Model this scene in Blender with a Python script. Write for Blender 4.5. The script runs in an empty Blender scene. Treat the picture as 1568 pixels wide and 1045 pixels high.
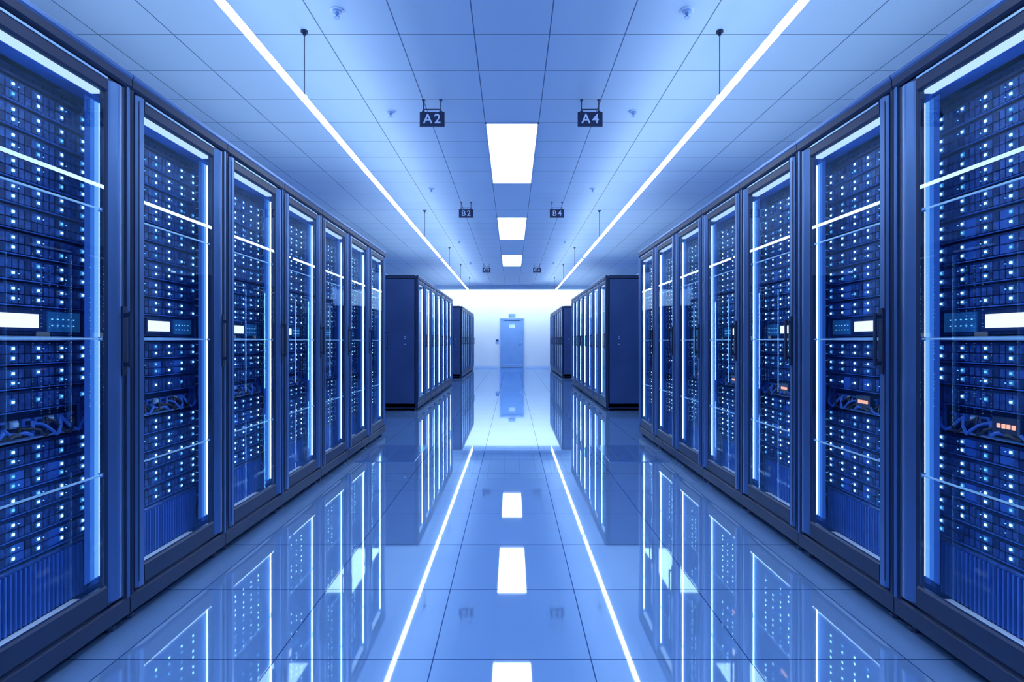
import bpy, bmesh, math, random
from mathutils import Vector
random.seed(4)
CAM=1.09; W=1.46; PITCH=0.724; RW=0.72; CEIL=3.19
sc=bpy.context.scene
sc.view_settings.view_transform='Standard'
sc.view_settings.exposure=.1

# ---------------- materials ----------------
def newmat(n):
    m=bpy.data.materials.new(n); m.use_nodes=True
    nt=m.node_tree; nt.nodes.clear()
    o=nt.nodes.new('ShaderNodeOutputMaterial')
    return m,nt,o
def pbr(n,col,rough=.5,metal=0,var=0.0,scale=8,emis=None,es=0,bump=0,spec=.5):
    m,nt,o=newmat(n)
    b=nt.nodes.new('ShaderNodeBsdfPrincipled')
    b.inputs['Roughness'].default_value=rough; b.inputs['Metallic'].default_value=metal
    b.inputs['Specular IOR Level'].default_value=spec
    tc=nt.nodes.new('ShaderNodeTexCoord'); nz=nt.nodes.new('ShaderNodeTexNoise'); nz.inputs['Scale'].default_value=scale
    nt.links.new(tc.outputs['Object'],nz.inputs['Vector'])
    r=nt.nodes.new('ShaderNodeValToRGB')
    r.color_ramp.elements[0].position=.3; r.color_ramp.elements[1].position=.7
    r.color_ramp.elements[0].color=tuple(c*(1-var) for c in col)+(1,)
    r.color_ramp.elements[1].color=tuple(min(1,c*(1+var)) for c in col)+(1,)
    nt.links.new(nz.outputs['Fac'],r.inputs['Fac']); nt.links.new(r.outputs['Color'],b.inputs['Base Color'])
    if emis:
        b.inputs['Emission Color'].default_value=emis+(1,); b.inputs['Emission Strength'].default_value=es
    nt.links.new(b.outputs[0],o.inputs[0]); return m
def emit(n,col,s):
    m,nt,o=newmat(n); e=nt.nodes.new('ShaderNodeEmission')
    e.inputs[0].default_value=col+(1,); e.inputs[1].default_value=s
    nt.links.new(e.outputs[0],o.inputs[0]); return m
def M(nt,op,a,b=None,c=None):
    n=nt.nodes.new('ShaderNodeMath'); n.operation=op
    for i,x in enumerate((a,b,c)):
        if x is None: continue
        if isinstance(x,(int,float)): n.inputs[i].default_value=x
        else: nt.links.new(x,n.inputs[i])
    return n.outputs[0]
def gridfac(nt,sx,sy,ox,oy,lw):
    tc=nt.nodes.new('ShaderNodeTexCoord'); sp=nt.nodes.new('ShaderNodeSeparateXYZ')
    nt.links.new(tc.outputs['Object'],sp.inputs[0])
    out=[];cells=[]
    for ax,s,of in ((0,sx,ox),(1,sy,oy)):
        t=M(nt,'DIVIDE',M(nt,'SUBTRACT',sp.outputs[ax],of),s)
        f=M(nt,'FRACT',t); cells.append(M(nt,'FLOOR',t))
        d=M(nt,'MULTIPLY',M(nt,'MINIMUM',f,M(nt,'SUBTRACT',1.0,f)),s)
        out.append(M(nt,'LESS_THAN',d,lw))
    cb=nt.nodes.new('ShaderNodeCombineXYZ'); nt.links.new(cells[0],cb.inputs[0]); nt.links.new(cells[1],cb.inputs[1])
    wn=nt.nodes.new('ShaderNodeTexWhiteNoise'); wn.noise_dimensions='3D'; nt.links.new(cb.outputs[0],wn.inputs[0])
    return M(nt,'MAXIMUM',out[0],out[1]), wn.outputs['Value']
def mixc(nt,f,a,b):
    n=nt.nodes.new('ShaderNodeMix'); n.data_type='RGBA'
    if isinstance(f,(int,float)): n.inputs[0].default_value=f
    else: nt.links.new(f,n.inputs[0])
    for i,x in ((6,a),(7,b)):
        if isinstance(x,tuple): n.inputs[i].default_value=x+(1,)
        else: nt.links.new(x,n.inputs[i])
    return n.outputs[2]
# ceiling
m_ceil,nt,o=newmat('ceiling_tiles')
g,w=gridfac(nt,.515,.515,.2575,3.843,.004)
base=mixc(nt,w,(.41,.61,.91),(.435,.635,.935))
col=mixc(nt,g,base,(.07,.15,.36))
b=nt.nodes.new('ShaderNodeBsdfPrincipled'); b.inputs['Roughness'].default_value=.6
nt.links.new(col,b.inputs['Base Color']); nt.links.new(b.outputs[0],o.inputs[0])
# floor
m_floor,nt,o=newmat('polished_floor_tiles')
g,w=gridfac(nt,.54,.54,.27,.3,.0022)
base=mixc(nt,w,(.20,.385,.76),(.215,.405,.79))
col=mixc(nt,g,base,(.02,.06,.20))
d=nt.nodes.new('ShaderNodeBsdfDiffuse'); nt.links.new(col,d.inputs[0])
gl=nt.nodes.new('ShaderNodeBsdfGlossy'); gl.inputs['Roughness'].default_value=.03; gl.inputs['Color'].default_value=(.80,.91,1,1)
lw=nt.nodes.new('ShaderNodeLayerWeight'); lw.inputs[0].default_value=.5
fac=M(nt,'MULTIPLY_ADD',M(nt,'POWER',lw.outputs['Facing'],2.2),.60,.27)
fac=M(nt,'MULTIPLY',fac,M(nt,'MULTIPLY_ADD',g,-.7,1.0))
mx=nt.nodes.new('ShaderNodeMixShader'); nt.links.new(fac,mx.inputs[0]); nt.links.new(d.outputs[0],mx.inputs[1]); nt.links.new(gl.outputs[0],mx.inputs[2])
nt.links.new(mx.outputs[0],o.inputs[0])
# glass
m_glass,nt,o=newmat('rack_door_glass')
t=nt.nodes.new('ShaderNodeBsdfTransparent'); t.inputs[0].default_value=(.90,.96,1,1)
gl=nt.nodes.new('ShaderNodeBsdfGlossy'); gl.inputs['Roughness'].default_value=.012; gl.inputs['Color'].default_value=(.60,.80,1,1)
lw=nt.nodes.new('ShaderNodeLayerWeight'); lw.inputs[0].default_value=.5
fac=M(nt,'MULTIPLY_ADD',M(nt,'POWER',lw.outputs['Facing'],3.0),.62,.045)
mx=nt.nodes.new('ShaderNodeMixShader'); nt.links.new(fac,mx.inputs[0]); nt.links.new(t.outputs[0],mx.inputs[1]); nt.links.new(gl.outputs[0],mx.inputs[2])
nt.links.new(mx.outputs[0],o.inputs[0])

m_frame=pbr('rack_frame_blue_metal',(.11,.22,.48),.33,.7,.08,3)
m_dark=pbr('rack_dark_metal',(.014,.034,.10),.42,.3,.1,5)
m_side=pbr('rack_side_panel',(.05,.10,.27),.36,.4,.12,2)
m_inner=pbr('rack_interior_blue',(.04,.16,.62),.6,0,.15,4)
m_unit=pbr('server_face_navy',(.016,.045,.17),.4,.2,.35,30)
m_bay=pbr('drive_bay_blue',(.045,.12,.40),.35,.35,.4,60)
m_rail=pbr('rail_light_steel',(.35,.58,.9),.35,.5,.1,20)
m_trim=pbr('crossbar_steel',(.5,.75,1),.3,.2,.05,20,(.3,.65,1),.12)  # faint emission stands in for light falling on the crossbars
m_tray=pbr('cable_tray_white',(.6,.75,.95),.4,0,.05,5,(.5,.7,1),.2)  # faint emission paints the tray as lit
m_cable=pbr('black_cable',(.006,.01,.03),.5,0,.1,20)
m_led=emit('server_status_led',(.38,.78,1.0),4.5)
m_led2=emit('server_status_led_dim',(.14,.52,1.0),1.5)
m_ledhalo=emit('server_led_painted_halo',(.04,.26,.9),.55)  # glowing square behind each status LED, painted as its halo
m_tube=emit('rack_led_tube',(.32,.62,1.0),23)
m_glowa=emit('rack_led_painted_halo_core',(.14,.42,1.0),1.0)
m_glowb=emit('rack_led_painted_halo_mid',(.045,.20,.85),.8)
m_glow=emit('rack_led_painted_halo_outer',(.02,.10,.6),.6)
m_head=emit('rack_rail_painted_glow',(.55,.78,1.0),1.1)
m_scr=emit('lcd_screen_white',(.8,.92,1.0),1.3)
m_teal=pbr('control_panel_teal',(.02,.12,.35),.4,0,.3,60,(.03,.3,.8),.10)
m_amber=emit('amber_indicator',(1,.45,.35),1.3)
RM=[m_frame,m_dark,m_side,m_inner,m_unit,m_bay,m_rail,m_trim,m_tray,m_cable,m_led,m_led2,m_tube,m_head,m_scr,m_teal,m_amber,m_glass,m_glow,m_glowb,m_glowa,m_ledhalo]
FR,DK,SD,IN,UN,BY,RL,TR,TY,CB,LD,L2,TU,HD,SC,TE,AM,GL,GW,GB,GA,HL=range(22)

# ---------------- mesh builder ----------------
class MB:
    def __init__(s,fx=1): s.v=[];s.f=[];s.m=[];s.fx=fx
    def pt(s,u,v,z): s.v.append((s.fx*v,u,z)); return len(s.v)-1
    def box(s,u0,u1,v0,v1,z0,z1,m):
        i=[s.pt(u,v,z) for z in (z0,z1) for u,v in ((u0,v0),(u1,v0),(u1,v1),(u0,v1))]
        for q in ((0,3,2,1),(4,5,6,7),(0,1,5,4),(1,2,6,5),(2,3,7,6),(3,0,4,7)):
            s.f.append([i[k] for k in q]); s.m.append(m)
    def prism(s,prof,z0,z1,m,axis='z'):
        n=len(prof)
        def P(a,b,c):
            return s.pt(a,b,c) if axis=='z' else s.pt(c,a,b)
        lo=[P(a,b,z0) for a,b in prof]; hi=[P(a,b,z1) for a,b in prof]
        s.f.append(lo[::-1]); s.m.append(m); s.f.append(hi); s.m.append(m)
        for k in range(n):
            j=(k+1)%n; s.f.append([lo[k],lo[j],hi[j],hi[k]]); s.m.append(m)
    def cbox(s,u0,u1,v0,v1,z0,z1,m,c=.006,axis='z'):
        if axis=='z': a0,a1,b0,b1,c0,c1=u0,u1,v0,v1,z0,z1
        else: a0,a1,b0,b1,c0,c1=v0,v1,z0,z1,u0,u1
        p=[(a0+c,b0),(a1-c,b0),(a1,b0+c),(a1,b1-c),(a1-c,b1),(a0+c,b1),(a0,b1-c),(a0,b0+c)]
        s.prism(p,c0,c1,m,axis)
    def tube(s,pts,r,m,n=6):
        pts=[Vector(p) for p in pts]; rings=[]
        for k,p in enumerate(pts):
            t=(pts[min(k+1,len(pts)-1)]-pts[max(k-1,0)]).normalized()
            a=t.cross(Vector((0,0,1)))
            if a.length<.1: a=t.cross(Vector((1,0,0)))
            a.normalize(); b=t.cross(a)
            rings.append([s.pt(*(p+r*(math.cos(q*2*math.pi/n)*a+math.sin(q*2*math.pi/n)*b))) for q in range(n)])
        for k in range(len(rings)-1):
            for q in range(n):
                j=(q+1)%n; s.f.append([rings[k][q],rings[k][j],rings[k+1][j],rings[k+1][q]]); s.m.append(m)
        s.f.append(rings[0][::-1]); s.m.append(m); s.f.append(rings[-1]); s.m.append(m)
    def quad(s,u0,u1,v,z0,z1,m):
        i=[s.pt(u0,v,z0),s.pt(u1,v,z0),s.pt(u1,v,z1),s.pt(u0,v,z1)]; s.f.append(i); s.m.append(m)
    def mesh(s,name,mats,recalc=True):
        me=bpy.data.meshes.new(name); me.from_pydata(s.v,[],s.f)
        for mm in mats: me.materials.append(mm)
        me.polygons.foreach_set('material_index',s.m)
        if recalc:
            bm=bmesh.new(); bm.from_mesh(me); bmesh.ops.recalc_face_normals(bm,faces=bm.faces); bm.to_mesh(me); bm.free()
        me.update(); return me
def obj(name,data,loc=(0,0,0),parent=None):
    o=bpy.data.objects.new(name,data); o.location=loc; sc.collection.objects.link(o)
    if parent: o.parent=parent
    return o

# ---------------- rack ----------------
def rack_mesh(side,variant):
    s=-1 if side=='L' else 1
    b=MB(s); R=random.Random(10*variant+(1 if side=='L' else 2))
    # body shell
    b.box(0,.014,.05,1.10,.05,2.07,SD); b.box(RW-.014,RW,.05,1.10,.05,2.07,SD)
    b.box(.014,RW-.014,1.085,1.10,.05,2.07,DK)
    b.box(.016,.022,.07,1.08,.11,2.05,IN); b.box(RW-.022,RW-.016,.07,1.08,.11,2.05,IN)
    for uu in ((-.0015,0),(RW,RW+.0015)):
        for z0,z1 in ((.12,1.085),(1.10,2.03)):
            b.box(uu[0],uu[1],.09,1.06,z0,z1,SD)
    for z in (1.16,1.13,1.04): b.box(-.0019,-.0015,.20,.225,z-.006,z+.006,RL)
    b.cbox(0,RW,.004,1.10,2.06,2.112,DK,.010,'u')
    b.cbox(0,RW,-.002,.035,2.098,2.122,FR,.006,'u')
    b.box(.02,RW-.02,.07,1.07,2.112,2.124,DK)
    for uu in (.15,.36,.57): b.cbox(uu-.05,uu+.05,.55,.85,2.122,2.135,DK,.01)
    b.cbox(0,RW,.012,1.09,.035,.11,DK,.008,'u')
    for uu in (.05,RW-.05):
        for vv in (.06,1.03):
            pr=[(uu+.025*math.cos(k*math.pi/5),vv+.025*math.sin(k*math.pi/5)) for k in range(10)]
            b.prism(pr,0,.018,DK); pr=[(uu+(a-uu)*.4,vv+(c-vv)*.4) for a,c in pr]; b.prism(pr,.018,.04,RL)
    # corner posts
    b.cbox(0,.020,.010,.07,.11,2.06,DK,.005)
    b.cbox(RW-.03,RW,.016,.07,.11,2.06,DK,.005)
    b.cbox(RW-.020,RW-.004,.006,.03,.11,2.06,FR,.004)
    # door frame
    b.cbox(.024,.072,0,.03,.125,2.05,FR,.010)
    b.box(.030,.034,-.001,.0,.15,2.03,DK)
    # far stile: dark channel with rounded bright face
    b.cbox(.585,.690,.010,.034,.125,2.05,DK,.006)
    pr=[(.600,.012)]+[(.600+.075*k/10,.010-.016*math.sin(math.pi*(k+.0)/10)) for k in range(1,10)]+[(.675,.012)]
    b.prism(pr,.135,2.04,FR)
    b.cbox(.07,.587,.002,.028,1.992,2.05,DK,.007,'u')
    b.box(.072,.585,-.001,.002,2.036,2.044,RL)
    b.cbox(.07,.587,.002,.028,.125,.205,DK,.007,'u')
    b.quad(.072,.585,.012,.205,1.992,GL)
    # crossbars behind glass
    for z in (CAM+.475,CAM+.008,CAM-.485):
        b.box(.072,.60,.020,.026,z-.003,z+.003,TR)
        b.box(.585,.615,.018,.034,z-.008,z+.008,RL)
    # handle
    hu=.665 if side=='L' else .048
    b.cbox(hu-.012,hu+.012,-.008,0,CAM-.13,CAM+.13,DK,.002)
    b.cbox(hu-.007,hu+.007,-.034,-.022,CAM-.10,CAM+.11,DK,.004)
    b.box(hu-.006,hu+.006,-.024,-.004,CAM-.095,CAM-.080,DK); b.box(hu-.006,hu+.006,-.024,-.004,CAM+.090,CAM+.105,DK)
    # led tube + stepped glowing strips behind it that paint its halo
    tu=.607; tv=.040
    b.prism([(tu+.0068*math.cos(k*math.pi/5),tv+.0068*math.sin(k*math.pi/5)) for k in range(10)],.235,1.955,TU)
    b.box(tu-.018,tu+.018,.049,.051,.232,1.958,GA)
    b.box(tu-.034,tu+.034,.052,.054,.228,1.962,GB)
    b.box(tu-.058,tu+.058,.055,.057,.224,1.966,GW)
    b.box(.60,.69,.066,.074,.2,1.985,IN)
    # header bar: glow stands in for light on the door's top rail
    b.box(.08,.59,.030,.062,1.986,2.004,HD)
    b.box(.02,.70,.064,.13,1.985,2.05,IN)
    # floor and tray inside
    b.box(.02,RW-.02,.04,1.08,.11,.122,IN)
    b.box(.10,.60,.045,.14,.124,.150,TY)
    # rails
    for uu in (.026,.668):
        b.box(uu,uu+.026,.165,.19,.14,1.98,IN)
        z=.17
        while z<1.96:
            b.box(uu+.008,uu+.016,.1635,.165,z,z+.008,DK); z+=.03
    b.box(.022,.03,.19,.9,.14,1.98,DK)
    b.box(.05,.668,.30,.31,.14,1.98,DK)
    SV=.15; u0,u1=.052,.662
    def server(z0,z1):
        b.box(u0,u1,SV,.30,z0+.002,z1-.002,UN)
        h=z1-z0; n=24; st=(u1-u0-.03)/n
        rows=2 if h>.07 else 1
        kind=R.random()
        for r in range(rows):
            za=z0+.007+(h-.014)*r/rows; zb=z0+.007+(h-.014)*(r+1)/rows-.004
            for k in range(n):
                ua=u0+.015+k*st
                if kind<.8 or k%6>1: b.box(ua+.002,ua+st-.0025,SV-.007,SV,za,zb,BY if (k+r)%5 else UN)
                else: b.box(ua,ua+st,SV-.003,SV,za,zb,IN)
        for c in range(7):
            uc=u0+.018+c*.0975-.004
            if uc>u1-.01: break
            for r in range(rows):
                zc=z0+.007+(h-.014)*(r+.5)/rows
                if R.random()<.95:
                    m=LD if R.random()<.75 else L2; q=.0038
                    b.box(uc-q,uc+q,SV-.012,SV-.008,zc-q,zc+q,m)
                    b.box(uc-.0085,uc+.0085,SV-.0085,SV-.007,zc-.0085,zc+.0085,HL)
                if R.random()<.4: b.box(uc+.02,uc+.023,SV-.010,SV-.007,zc-.003,zc,L2)
        b.box(u0,u1,SV-.010,SV,z0,z0+.003,IN)
        b.box(u1-.006,u1+.022,SV-.012,SV+.016,z0+.006,z1-.006,BY)
        b.tube([(u1+.008,SV-.012,z0+.014),(u1+.008,SV-.035,z0+.018),(u1+.008,SV-.035,z1-.018),(u1+.008,SV-.012,z1-.014)],.0035,RL,5)
    def blank(z0,z1):
        b.box(u0,u1,SV,.30,z0+.002,z1-.002,UN)
        for k in range(14): 
            b.box(u0+.02+k*.041,u0+.052+k*.041,SV-.003,SV,z0+.012,z1-.012,DK)
    z=CAM+.115; hs=[.078]*10
    for k,h in enumerate(hs):
        if z+h>1.975: break
        server(z,z+h); z+=h+.004
    if z<1.97: blank(z,1.98)
    # display
    za,zb=CAM+.022,CAM+.112
    b.box(u0,u1,SV,.30,za,zb,UN)
    b.box(.50,.645,SV-.004,SV,za+.01,zb-.01,TE)
    for k in range(5):
        for r in range(2): b.box(.515+k*.024,.519+k*.024,SV-.007,SV-.004,za+.03+r*.022,za+.034+r*.022,L2)
    b.cbox(.29,.462,SV-.012,SV,za+.012,zb-.012,UN,.003)
    b.box(.298,.452,SV-.014,SV-.012,za+.022,zb-.022,SC)
    b.box(.05,.25,SV-.004,SV,za+.02,zb-.02,BY)
    b.box(u0,u1,SV-.03,.3,CAM+.002,CAM+.016,RL)
    server(CAM-.078,CAM-.002); server(CAM-.158,CAM-.082); server(CAM-.232,CAM-.162)
    # patch/cable unit
    z0,z1=CAM-.33,CAM-.236
    b.box(u0,u1,SV+.02,.30,z0,z1,DK)
    b.box(u0,u1,SV,SV+.02,z0,z0+.006,RL)
    for k in range(12):
        ua=.08+k*.047
        b.cbox(ua,ua+.032,SV+.002,SV+.02,z0+.045,z0+.07,RL if k%3==0 else IN,.003)
        b.box(ua+.008,ua+.024,SV-.004,SV+.002,z0+.051,z0+.064,DK if k%3 else TR)
    for k in range(9):
        a=.1+.055*k; pts=[]
        for t in range(9):
            q=t/8
            pts.append((a+.11*q,SV-.012-.035*math.sin(math.pi*q)+R.uniform(-.004,.004),z0+.056-.035*math.sin(math.pi*q)+.012*math.sin(9*q+k)))
        b.tube(pts,.0055,CB if k%2 else IN,6)
    if side=='R': 
        for k in range(4): b.box(.30+k*.018,.309+k*.018,SV-.052,SV-.047,z0+.052,z0+.066,AM)
        b.box(.285,.385,SV-.047,SV-.03,z0+.035,z0+.085,DK)
    z=CAM-.336
    while z-.076>.335:
        server(z-.074,z); z-=.078
    ft=z-.004
    b.box(u0,u1,SV+.05,.30,.14,ft,DK)
    b.cbox(.06,.655,SV-.02,SV+.05,ft-.012,ft,BY,.003,'u')
    k=.075
    while k<.65:
        b.box(k,k+.006,SV-.022,SV+.05,.16,ft-.012,IN); k+=.0185
    b.tube([(.665,SV-.01,.16),(.668,SV-.05,.18),(.668,SV-.05,ft-.06),(.665,SV-.01,ft-.04)],.005,IN,6)
    pts=[(.676+.006*math.sin(t*1.3),.135+.006*math.cos(t*1.7),.2+t*.09) for t in range(20)]
    b.tube(pts,.005,CB,6)
    return b.mesh('server_rack_mesh_'+side+str(variant),RM)
meshes={(s,v):rack_mesh(s,v) for s in 'LR' for v in range(2)}
m_offtube=pbr('rack_led_tube_off',(.15,.3,.7),.3)
for s in 'LR':
    me=meshes[(s,0)].copy(); me.name='server_rack_mesh_unlit_'+s; meshes[(s,9)]=me
    me.materials[TU]=m_offtube
    for q in (GW,GA,GB,HD): me.materials[q]=m_dark
    me.materials[LD]=m_led2
    for q in (SC,L2,HL): me.materials[q]=m_bay
starts=[(2.165+PITCH*k,0) for k in range(-4,6)]+[(8.78+PITCH*k,0) for k in range(7)]+[(16.5+PITCH*k,1) for k in range(7)]
for i,(y,off) in enumerate(starts):
    for s in 'LR':
        sg=-1 if s=='L' else 1
        obj('server_rack',meshes[(s,9 if off else i%2)],(sg*W,y+.002,0))

# ---------------- shell ----------------
XW=3.9; Y0=-2.2; Y1=22.9
def simple(name,x0,x1,y0,y1,z0,z1,mat):
    b=MB(1); b.box(y0,y1,x0,x1,z0,z1,0); return obj(name,b.mesh(name,[mat]))
m_wall=pbr('painted_wall_blue_white',(.84,.92,.98),.55,0,.02,1.5)
m_wall2=pbr('side_wall_paint',(.45,.64,.92),.6,0,.03,1.5)
simple('floor',-XW,XW,Y0,Y1,-.1,0,m_floor)
simple('ceiling',-XW,XW,Y0,Y1,CEIL,CEIL+.1,m_ceil)
simple('wall_left',-XW-.1,-XW,Y0,Y1,0,CEIL,m_wall2)
simple('wall_right',XW,XW+.1,Y0,Y1,0,CEIL,m_wall2)
simple('wall_back',-XW,XW,Y0-.1,Y0,0,CEIL,m_wall2)
simple('wall_far',-XW,XW,Y1,Y1+.1,0,CEIL,m_wall)
simple('baseboard_far_left',-XW,-.56,Y1-.015,Y1,0,.08,pbr('baseboard_paint',(.6,.74,.95),.4))
simple('baseboard_far_right',.56,XW,Y1-.015,Y1,0,.08,bpy.data.materials['baseboard_paint'])
# fill lamp added to brighten the far wall, emitting side turned to it
m_wallfill=emit('added_wall_fill_emitter',(.82,.93,1),44)
b=MB(1)
b.box(21.30,21.34,-XW+.2,XW-.2,CEIL-.13,CEIL,0); b.box(21.34,21.42,-XW+.2,XW-.2,CEIL-.02,CEIL,0)
b.box(21.341,21.35,-XW+.22,XW-.22,CEIL-.12,CEIL-.03,1)
obj('added_wall_fill',b.mesh('added_wall_fill_mesh',[m_wall2,m_wallfill]))
# unseen strips on the rack roofs, added to brighten the ceiling sides
m_ceilfill=emit('added_ceiling_fill_emitter',(.72,.88,1),12)
for sx in (-1,1):
    for a,c in ((-.72,6.49),(8.8,13.83),(16.52,21.5)):
        b=MB(1)
        b.box(a,c,-.05,.05,0,.03,0); b.box(a,c,-.05,-.04,.03,.06,0); b.box(a,c,.04,.05,.03,.06,0)
        b.box(a+.01,c-.01,-.035,.035,.03,.04,1)
        obj('added_ceiling_fill',b.mesh('added_ceiling_fill',[m_rail,m_ceilfill]),(sx*2.36,0,2.136))

# door
m_door=pbr('door_blue_paint',(.22,.42,.78),.4,0,.05,3)
m_dfr=pbr('door_frame_paint',(.36,.54,.88),.4,0,.05,3)
b=MB(1); yd=Y1-.003
b.box(yd-.05,yd,-.50,-.455,0,2.03,1); b.box(yd-.05,yd,.455,.50,0,2.03,1); b.box(yd-.05,yd,-.455,.455,1.985,2.03,1)
b.box(yd-.03,yd-.005,-.452,.452,.01,1.982,0)
b.box(yd-.034,yd-.03,-.40,.40,.10,.16,2)
b.tube([(yd-.035,.38,1.0),(yd-.08,.38,1.0),(yd-.08,.26,1.0)],.012,2,8)
b.box(yd-.036,yd-.03,.35,.41,.93,1.07,2)
b.box(yd-.034,yd-.03,-.12,.12,1.62,1.76,3)
b.box(yd-.07,yd-.03,-.35,.35,1.93,1.97,2)
obj('door_1',b.mesh('door',[m_door,m_dfr,m_rail,m_tray]))
b=MB(1); b.cbox(yd-.06,yd,-.14,.14,2.09,2.20,0,.01); b.box(yd-.064,yd-.06,-.12,.12,2.105,2.185,1)
obj('exit_sign',b.mesh('exit_sign',[m_dfr,m_door]))
b=MB(1); b.cbox(yd-.04,yd,-.66,-.54,1.02,1.16,0,.008); b.box(yd-.043,yd-.04,-.64,-.56,1.09,1.14,1)
obj('wall_card_reader',b.mesh('card_reader',[m_door,m_dark]))

# ---------------- ceiling panel lights ----------------
m_panel=emit('light_panel_diffuser',(.80,.92,1),7.5)
m_pfr=pbr('light_panel_frame',(.55,.7,.95),.4)
for y in (-1.0,1.268,5.388,9.508,13.628):
    b=MB(1); L=2.06 if y>0 else 1.0; xw=.2575
    b.box(0,L,-xw,-xw+.012,-.012,0,0); b.box(0,L,xw-.012,xw,-.012,0,0)
    b.box(0,.012,-xw,xw,-.012,0,0); b.box(L-.012,L,-xw,xw,-.012,0,0)
    b.box(.012,L-.012,-xw+.012,xw-.012,-.008,-.001,1)
    obj('ceiling_light_panel',b.mesh('ceiling_light_panel',[m_pfr,m_panel]),(0,y,CEIL))

# ---------------- linear strip lights ----------------
m_strip=emit('linear_light_diffuser',(.74,.88,1),18)
m_alu=pbr('aluminium_housing',(.5,.65,.95),.3,.5)
for sx in (-1,1):
    for (a,c,cabs) in ((-1.6,10.98,(.3,3.8,9.03)),(11.12,20.0,(12.6,15.4,18.6))):
        b=MB(1); x=0
        b.cbox(a,c,-.018,.018,-.016,.016,1,.006,'u')
        b.box(a-.012,a,-.021,.021,-.02,.022,0); b.box(c,c+.012,-.021,.021,-.02,.022,0)
        for yc in cabs:
            b.tube([(yc,0,.012),(yc,0,.46-.012)],.0035,2,6)
            b.prism([(yc+.024*math.cos(k*math.pi/6),.024*math.sin(k*math.pi/6)) for k in range(12)],.448,.46,2)
            b.prism([(yc+.010*math.cos(k*math.pi/4),.010*math.sin(k*math.pi/4)) for k in range(8)],.43,.448,2)
            b.box(yc-.015,yc+.015,-.019,.019,.016,.022,0)
        obj('pendant_strip_light',b.mesh('pendant_strip_light',[m_alu,m_strip,m_dark]),(sx*1.405,0,CAM+1.64))

# ---------------- signs ----------------
m_sign=pbr('sign_dark_navy',(.010,.026,.10),.4)
m_txt=pbr('sign_text_pale',(.45,.62,.9),.5,0,0,5,(.5,.7,1),.1)
for y,l in ((4.89,'A'),(8.5,'B'),(15.3,'C')):
    for sx,nm in ((-.695,'2'),(.68,'4')):
        e=obj('aisle_sign',None,(sx,y,CAM+1.93))
        b=MB(1); b.cbox(-.009,.009,-.108,.108,-.062,.062,0,.004)
        for xx in (-.075,.075):
            b.tube([(0,xx,.06),(0,xx,CEIL-CAM-1.93-.004)],.004,0,6); b.box(-.012,.012,xx-.012,xx+.012,CEIL-CAM-1.93-.006,CEIL-CAM-1.93,0)
            b.box(-.013,.013,xx-.012,xx+.012,.05,.072,0)
        b.box(-.006,.006,-.075,.075,.085,.091,0)
        obj('board',b.mesh('sign_board',[m_sign]),parent=e)
        cu=bpy.data.curves.new('sign_text','FONT'); cu.body=l+nm; cu.size=.115; cu.align_x='CENTER'; cu.align_y='CENTER'; cu.extrude=.001; cu.space_character=1.3; cu.offset=.0015
        cu.materials.append(m_txt)
        t=obj('lettering',cu,(0,-.0105,0),e); t.rotation_euler=(math.pi/2,0,0)

# ---------------- sprinklers ----------------
for y in (3.56,5.13,7.72,11.8,15.0):
    for sx in (-1.11,1.11):
        b=MB(1)
        def disc(r,z0,z1,m,n=20): b.prism([(r*math.cos(k*2*math.pi/n),r*math.sin(k*2*math.pi/n)) for k in range(n)],z0,z1,m)
        disc(.042,-.008,0,0); disc(.030,-.016,-.008,1); disc(.012,-.03,-.016,1,12)
        for a in (-1,1): b.tube([(a*.012,0,-.024),(a*.020,0,-.034),(a*.006,0,-.046)],.003,1,6)
        disc(.020,-.052,-.047,1,16); disc(.006,-.046,-.03,1,8)
        obj('fire_sprinkler',b.mesh('fire_sprinkler',[m_pfr,m_door]),(sx,y,CEIL))

# floor access plates
m_plate=pbr('floor_plate_steel_blue',(.10,.22,.54),.12,.3,.05,5)
for sx in (-1,1):
    b=MB(1); b.cbox(-.40,.40,-.27,.27,0,.004,0,.01)
    for k in range(-1,2): b.box(-.36,.36,k*.18-.002,k*.18+.002,.004,.0048,1)
    obj('floor_access_plate',b.mesh('floor_access_plate',[m_plate,m_dark]),(sx*1.15,5.45,0))

w=bpy.data.worlds.new('w'); sc.world=w; w.use_nodes=True
w.node_tree.nodes['Background'].inputs[0].default_value=(.1,.2,.5,1); w.node_tree.nodes['Background'].inputs[1].default_value=.2
cd=bpy.data.cameras.new('camera'); cam=obj('camera',cd,(0,0,CAM)); cam.rotation_euler=(math.pi/2,0,0)
cd.sensor_width=36; cd.lens=36*860/1568; cd.clip_start=.02
sc.camera=cam
